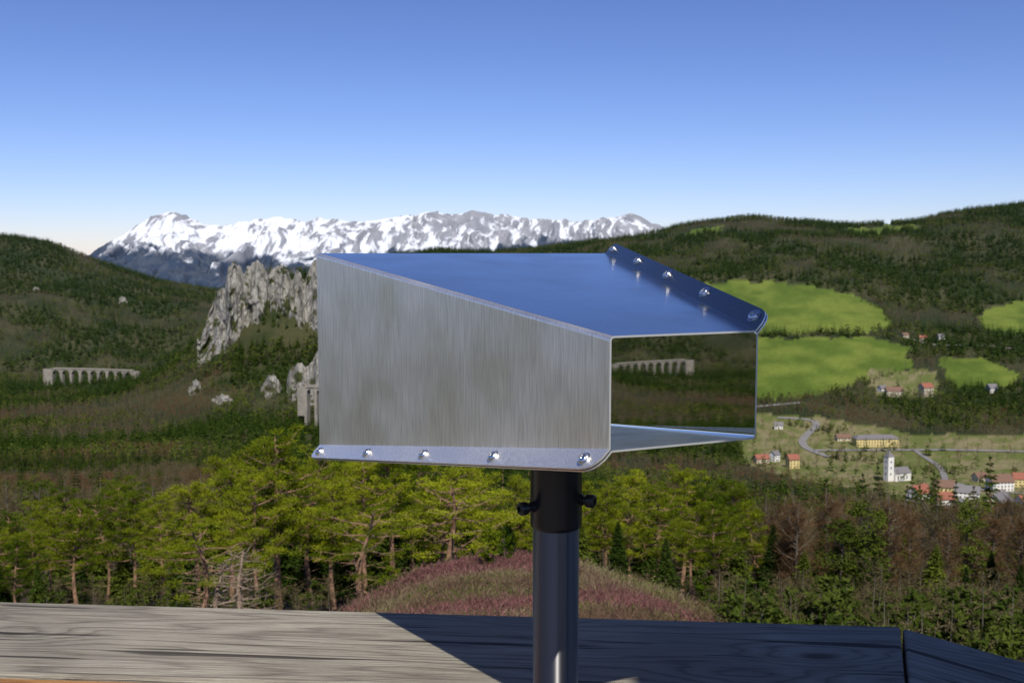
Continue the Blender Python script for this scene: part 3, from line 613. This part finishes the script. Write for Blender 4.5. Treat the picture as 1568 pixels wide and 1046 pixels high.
def sheet(which):
    st=[0,.004,.010,.018,.03,.25,.5,.75,.97,.985,.993,1]; fw=[.42,.68,.85,.95,1,1,1,1,1,.95,.8,.5]
    inn=[];outr=[]
    for s,f in zip(st,fw):
        L,e,w,zb,zt=sect(s); k=.7071*FLW*f; g=.0004
        if which==1: path=[(-k,zb-k),(0,zb),(0,zt),(w,zt),(w+k,zt+k)]
        else: path=[(w+k,zt+k),(w,zt),(w,zb),(0,zb),(-k,zb-k)]
        off=Vector((-g,g)) if which==1 else Vector((g,-g))
        path=[Vector(p)+off for p in path]
        pts=[path[0]]+rc_(path[1],path[0],path[2],.003,4)+rc_(path[2],path[1],path[3],.0035,7)+rc_(path[3],path[2],path[4],.003,4)+[path[4]]
        o_=[]
        for i in range(len(pts)):
            d=(pts[min(i+1,len(pts)-1)]-pts[max(i-1,0)]).normalized(); o_.append(pts[i]+Vector((-d.y,d.x))*TH)
        W=lambda q:(L.x+e.x*q.x,L.y+e.y*q.x,q.y)
        inn.append([W(q) for q in pts]); outr.append([W(q) for q in o_])
    V=[p for r in inn for p in r]+[p for r in outr for p in r]; R=len(st); C=len(inn[0]); o=R*C; Fc=[];M=[]
    for i in range(R-1):
        for j in range(C-1):
            a=i*C+j; q=(a,a+1,a+C+1,a+C)
            Fc.append(q); M.append(3 if (which==2 and j>12) else 2)
            Fc.append(tuple(o+v for v in q[::-1])); M.append((0 if j<12 else (5 if j>=C-3 else 1)) if which==1 else 0)
        for j in (0,C-1): a=i*C+j; Fc.append((a,a+C,o+a+C,o+a)); M.append(4)
    for i in (0,R-1):
        for j in range(C-1): a=i*C+j; Fc.append((a,a+1,o+a+1,o+a)); M.append(4)
    ob=mesh_obj('left_and_top_sheet' if which==1 else 'right_and_floor_sheet',V,Fc,[S_brush,S_top,S_mir,S_floor,S_edge,S_fl],M,parent=box,smooth=True)
    me=ob.data
    bm=bmesh.new(); bm.from_mesh(me); bmesh.ops.recalc_face_normals(bm,faces=bm.faces)
    for ed in bm.edges:
        if len(ed.link_faces)==2 and ed.calc_face_angle(0)>math.radians(40): ed.smooth=False
    bm.to_mesh(me); bm.free()
    wn=ob.modifiers.new('wn','WEIGHTED_NORMAL'); wn.keep_sharp=True
sheet(1); sheet(2)
def lathe(name,prof,n,mat,parent,M4=None,smooth=True):
    V=[];Fc=[]
    for r,z in prof:
        for i in range(n): V.append((r*math.cos(2*math.pi*i/n),r*math.sin(2*math.pi*i/n),z))
    for k in range(len(prof)-1):
        for i in range(n): Fc.append((k*n+i,k*n+(i+1)%n,(k+1)*n+(i+1)%n,(k+1)*n+i))
    o=mesh_obj(name,V,Fc,[mat],parent=parent,smooth=smooth)
    if M4 is not None: o.matrix_local=M4
    if smooth:
        bm=bmesh.new(); bm.from_mesh(o.data)
        for ed in bm.edges:
            if len(ed.link_faces)==2 and ed.calc_face_angle(0)>math.radians(38): ed.smooth=False
        bm.to_mesh(o.data); bm.free()
    return o
bp_=[(.0078,0),(.0078,.0011),(.0062,.0012),(.006,.0024),(.0052,.0036),(.0040,.0044),(.0026,.0047),(.0024,.0030),(0.0001,.0030)]
nutp=[(.0062,0),(.0062,.005),(.004,.0055),(.0036,.008),(.0001,.008)]
for corner in ('TR','BL'):
    for s in (.035,.27,.5,.73,.965):
        L,e,w,zb,zt=sect(s); k=.7071*FLW*.56
        nn=(-e+Vector((0,0,1))).normalized()
        c=(Vector((L.x,L.y,zt))+e*(w+k)+Vector((0,0,k))) if corner=='TR' else (Vector((L.x,L.y,zb))-e*k-Vector((0,0,k)))
        q=nn.to_track_quat('Z','Y').to_matrix().to_4x4()
        lathe('bolt',bp_,20,S_bolt,box,Matrix.Translation(c+nn*(TH+.0005))@q)
        q2=(-nn).to_track_quat('Z','Y').to_matrix().to_4x4(); lathe('nut',nutp,6,S_bolt,box,Matrix.Translation(c-nn*(TH+.0005))@q2,False)
S_post=steel('polished_post_steel',(.20,.20,.21),.40,.04,.02,0,(500,500,3),aniso=1.); M_blk=simple('black_coated_steel',(.018,.018,.02),.28,noise=.2,scale=40)
pc_=pt(851,900,1.165); post=empty('steel_post',(pc_.x,pc_.y,-1.6))
zb1=1.6-.322
lathe('tube',[(.0275,.0),(.0275,zb1+.01)],64,S_post,post)
lathe('base_plate',[(.0001,0),(.07,0),(.07,.008),(.028,.008)],48,S_post,post)
lathe('sleeve',[(.0276,zb1-.002),(.0300,zb1),(.0308,zb1+.003),(.0308,zb1+.105),(.034,zb1+.110),(.034,zb1+.128),(.0001,zb1+.128)],64,M_blk,post)
V=[];Fc=[];M=[]; bx(V,Fc,M,-.05,.05,-.045,.045,0,.006); mesh_obj('mount_plate',V,Fc,[M_blk],parent=post).location=(0,0,zb1+.129)
scw=[(.0065,0),(.0065,.006),(.0045,.007),(.0045,.010),(.0075,.011),(.0080,.014),(.0080,.019),(.006,.021),(.0035,.021),(.003,.018),(.0001,.018)]
for sx,zz,ay in ((-1,.026,-.014),(1,.034,-.010)):
    q=Vector((sx,-.6,0)).to_track_quat('Z','Y').to_matrix().to_4x4(); lathe('clamp_screw',scw,20,M_blk,post,Matrix.Translation((sx*.0262,ay,zb1+zz))@q)
# ---------- wooden railing
def wood(name,dark,light,gs=1.):
    m,nt,b=newmat(name); b.inputs['Roughness'].default_value=.85; b.inputs['Specular IOR Level'].default_value=.25
    L=nt.links.new; tc=N(nt,'ShaderNodeTexCoord')
    mp=N(nt,'ShaderNodeMapping'); mp.inputs['Scale'].default_value=(1.3,14,14); L(tc.outputs['Object'],mp.inputs[0])
    dn=N(nt,'ShaderNodeTexNoise'); dn.inputs['Scale'].default_value=.9; dn.inputs['Detail'].default_value=3; L(mp.outputs[0],dn.inputs['Vector'])
    mv=N(nt,'ShaderNodeMapping'); mv.inputs['Scale'].default_value=(2.6,6.5,6.5); L(tc.outputs['Object'],mv.inputs[0])
    vo=N(nt,'ShaderNodeTexVoronoi'); vo.inputs['Scale'].default_value=1; L(mv.outputs[0],vo.inputs['Vector'])
    kr=N(nt,'ShaderNodeMapRange'); kr.inputs[1].default_value=0; kr.inputs[2].default_value=.42; kr.inputs[3].default_value=1; kr.inputs[4].default_value=0; kr.interpolation_type='SMOOTHSTEP'; L(vo.outputs['Distance'],kr.inputs[0])
    sx=N(nt,'ShaderNodeSeparateXYZ'); L(tc.outputs['Object'],sx.inputs[0])
    m1=N(nt,'ShaderNodeMath',operation='MULTIPLY'); L(sx.outputs['Y'],m1.inputs[0]); m1.inputs[1].default_value=30*gs
    m2=N(nt,'ShaderNodeMath',operation='MULTIPLY_ADD'); L(dn.outputs['Fac'],m2.inputs[0]); m2.inputs[1].default_value=8; L(m1.outputs[0],m2.inputs[2])
    m3=N(nt,'ShaderNodeMath',operation='MULTIPLY_ADD'); L(kr.outputs[0],m3.inputs[0]); m3.inputs[1].default_value=3.2; L(m2.outputs[0],m3.inputs[2])
    fr=N(nt,'ShaderNodeMath',operation='FRACT'); L(m3.outputs[0],fr.inputs[0])
    rings=N(nt,'ShaderNodeValToRGB'); rr_=rings.color_ramp; rr_.elements[0].position=0; rr_.elements[0].color=(.0,)*3+(1,); rr_.elements[1].position=1; rr_.elements[1].color=(.1,)*3+(1,)
    for p,v in ((.14,.75),(.5,1),(.82,.65)): e_=rr_.elements.new(p); e_.color=(v,v,v,1)
    L(fr.outputs[0],rings.inputs[0])
    mf=N(nt,'ShaderNodeMapping'); mf.inputs['Scale'].default_value=(9,420,420); L(tc.outputs['Object'],mf.inputs[0])
    fn=N(nt,'ShaderNodeTexNoise'); fn.inputs['Scale'].default_value=1; fn.inputs['Detail'].default_value=5; fn.inputs['Roughness'].default_value=.6; L(mf.outputs[0],fn.inputs['Vector'])
    ff=N(nt,'ShaderNodeMapRange'); ff.inputs[1].default_value=.3; ff.inputs[2].default_value=.65; L(fn.outputs['Fac'],ff.inputs[0])
    cb=N(nt,'ShaderNodeMath',operation='MULTIPLY_ADD'); L(rings.outputs[0],cb.inputs[0]); cb.inputs[1].default_value=.5
    c2=N(nt,'ShaderNodeMath',operation='MULTIPLY'); L(ff.outputs[0],c2.inputs[0]); c2.inputs[1].default_value=.5; L(c2.outputs[0],cb.inputs[2])
    mx=N(nt,'ShaderNodeMix',data_type='RGBA'); mx.inputs[6].default_value=(*dark,1); mx.inputs[7].default_value=(*light,1); L(cb.outputs[0],mx.inputs[0])
    kd=N(nt,'ShaderNodeMapRange'); kd.inputs[1].default_value=.04; kd.inputs[2].default_value=.09; kd.inputs[3].default_value=.75; kd.inputs[4].default_value=0; L(vo.outputs['Distance'],kd.inputs[0])
    mk=N(nt,'ShaderNodeMix',data_type='RGBA'); L(kd.outputs[0],mk.inputs[0]); L(mx.outputs[2],mk.inputs[6]); mk.inputs[7].default_value=(.07,.045,.03,1)
    mc_=N(nt,'ShaderNodeMapping'); mc_.inputs['Scale'].default_value=(2.2,75,75); L(tc.outputs['Object'],mc_.inputs[0])
    cn=N(nt,'ShaderNodeTexNoise'); cn.inputs['Scale'].default_value=1; cn.inputs['Detail'].default_value=2; L(mc_.outputs[0],cn.inputs['Vector'])
    ck=N(nt,'ShaderNodeMapRange'); ck.inputs[1].default_value=.62; ck.inputs[2].default_value=.66; ck.inputs[3].default_value=0; ck.inputs[4].default_value=.85; L(cn.outputs['Fac'],ck.inputs[0])
    mk2=N(nt,'ShaderNodeMix',data_type='RGBA'); L(ck.outputs[0],mk2.inputs[0]); L(mk.outputs[2],mk2.inputs[6]); mk2.inputs[7].default_value=(.035,.028,.022,1)
    pn=N(nt,'ShaderNodeTexNoise'); pn.inputs['Scale'].default_value=4; pn.inputs['Detail'].default_value=6; L(tc.outputs['Object'],pn.inputs['Vector'])
    pr=N(nt,'ShaderNodeMapRange'); pr.inputs[1].default_value=.3; pr.inputs[2].default_value=.7; pr.inputs[3].default_value=.66; pr.inputs[4].default_value=1.15; L(pn.outputs['Fac'],pr.inputs[0])
    sc=N(nt,'ShaderNodeVectorMath',operation='SCALE'); L(mk2.outputs[2],sc.inputs[0]); L(pr.outputs[0],sc.inputs['Scale']); L(sc.outputs[0],b.inputs['Base Color'])
    bp=N(nt,'ShaderNodeBump'); bp.inputs['Strength'].default_value=1.; bp.inputs['Distance'].default_value=.003; L(cb.outputs[0],bp.inputs['Height']); L(bp.outputs[0],b.inputs['Normal'])
    return m
M_wood=wood('weathered_wood',(.12,.100,.078),(.43,.395,.32)); M_orange=wood('fresh_wood',(.22,.09,.03),(.50,.26,.10)); M_deck=wood('deck_wood',(.09,.07,.055),(.27,.23,.18))
rail=empty('wooden_railing')
ZR=-.55
def plank(name,p0,p1,q0,q1,z0,z1,mat,parent):
    o0=Vector((p0[0],p0[1],0)); ax=Vector((p1[0]-p0[0],p1[1]-p0[1],0)).normalized(); an=math.atan2(ax.y,ax.x); Mi=(Matrix.Translation(o0)@Matrix.Rotation(an,4,'Z')); inv=Mi.inverted()
    L2=[inv@Vector((a[0],a[1],0)) for a in (q0,q1,p1,p0)]
    V=[(p.x,p.y,z0) for p in L2]+[(p.x,p.y,z1) for p in L2]
    o=mesh_obj(name,V,[(0,3,2,1),(4,5,6,7),(0,1,5,4),(1,2,6,5),(2,3,7,6),(3,0,4,7)],[mat],parent=parent); o.matrix_local=Mi
    bv=o.modifiers.new('b','BEVEL'); bv.width=.004; bv.segments=2; return o
Fc_=(.577,1.438); d1=Vector((-1.395,.106)).normalized(); d2=Vector((.69,-.724)).normalized()
Nc=(.49,1.192); dn_=Vector((-1,.067)).normalized()
farL=Vector(Fc_)+d1*2.6; nearL=Vector(Nc)+dn_*2.6
plank('top_board',(farL.x,farL.y),Fc_,(nearL.x,nearL.y),Nc,ZR-.045,ZR,M_wood,rail)
g=Vector((.004,-.001)); f2=Vector(Fc_)+g; n2_=Vector(Nc)+g; farR=f2+d2*2.2; nearR=n2_+d2*2.2
plank('side_board',(f2.x,f2.y),(farR.x,farR.y),(n2_.x,n2_.y),(nearR.x,nearR.y),ZR-.047,ZR-.002,M_wood,rail)
a0=Vector((nearL.x,nearL.y-.003)); b0=Vector((-.02,1.192+.51*.067-.003))
plank('inner_beam',(a0.x,a0.y),(b0.x,b0.y),(a0.x-.004,a0.y-.05),(b0.x-.004,b0.y-.05),ZR-.13,ZR-.004,M_orange,rail)
for x_,y_ in ((-1.9,1.50),(-.75,1.41),(.49,1.31),(1.35,.5)):
    V=[];Fq=[];M=[]; bx(V,Fq,M,-.045,.045,-.045,.045,0,1.0); o=mesh_obj('rail_post',V,Fq,[M_wood],parent=rail); o.location=(x_,y_,-1.6)
deck=empty('lookout_deck')
for i in range(30):
    V=[];Fq=[];M=[]; bx(V,Fq,M,-2.6,1.9,0,.135,-.04,0); o=mesh_obj('deck_board',V,Fq,[M_deck],parent=deck); o.location=(0,-2.7+i*.143,-1.6)
for x_,y_ in ((-2.4,1.4),(1.7,1.2),(-2.4,-2.5),(1.7,-2.5)):
    V=[];Fq=[];M=[]; bx(V,Fq,M,-.1,.1,-.1,.1,-4.5,-.05); o=mesh_obj('deck_support',V,Fq,[M_deck],parent=deck); o.location=(x_,y_,-1.6)
sh_=empty('added_shade_canopy')  # unseen canopy added behind the camera to cast shade on the right rail
V=[];Fq=[];M=[]; bx(V,Fq,M,.385,2.8,-2.4,.32,1.20,1.26); mesh_obj('roof',V,Fq,[M_deck],parent=sh_)
for x_,y_ in ((1.75,.1),(1.75,-2.2),(.8,-2.2)):
    V=[];Fq=[];M=[]; bx(V,Fq,M,-.06,.06,-.06,.06,-1.6,1.2); o=mesh_obj('shade_canopy_post',V,Fq,[M_deck],parent=sh_); o.location=(x_,y_,0)
# ---------- light
el=math.radians(50); Lh=Vector((-.15,.989,0)).normalized(); Ld=Vector((Lh.x*math.cos(el),Lh.y*math.cos(el),-math.sin(el)))
sd=bpy.data.lights.new('sun','SUN'); sd.energy=5.0; sd.angle=math.radians(.5); sd.color=(1,.94,.82); so=bpy.data.objects.new('sun',sd); scene.collection.objects.link(so); so.rotation_euler=Ld.to_track_quat('-Z','Y').to_euler()
wd_=bpy.data.worlds.new('World'); scene.world=wd_; wd_.use_nodes=True; nt=wd_.node_tree; bg=nt.nodes['Background']; sk=nt.nodes.new('ShaderNodeTexSky'); sk.sky_type='NISHITA'; sk.sun_disc=False; sk.sun_elevation=el; sk.sun_rotation=math.atan2(-Ld.x,-Ld.y); sk.altitude=900; sk.air_density=1; sk.dust_density=.25; sk.ozone_density=2.6
gm=nt.nodes.new('ShaderNodeGamma'); gm.inputs[1].default_value=1.25; nt.links.new(sk.outputs[0],gm.inputs[0])
vt=nt.nodes.new('ShaderNodeVectorMath'); vt.operation='MULTIPLY'; vt.inputs[1].default_value=(.56,.545,.73); nt.links.new(gm.outputs[0],vt.inputs[0])
nt.links.new(vt.outputs[0],bg.inputs[0]); bg.inputs[1].default_value=.1
cam=bpy.data.cameras.new('camera'); cam.lens=35; cam.sensor_width=36; cam.clip_start=.05; cam.clip_end=60000; co=bpy.data.objects.new('camera',cam); scene.collection.objects.link(co); co.rotation_euler=(math.radians(90)-PIT,0,0); scene.camera=co
cam.dof.use_dof=True; cam.dof.focus_distance=1.1; cam.dof.aperture_fstop=22
scene.view_settings.view_transform='Standard'; scene.view_settings.look='None'; scene.view_settings.exposure=0
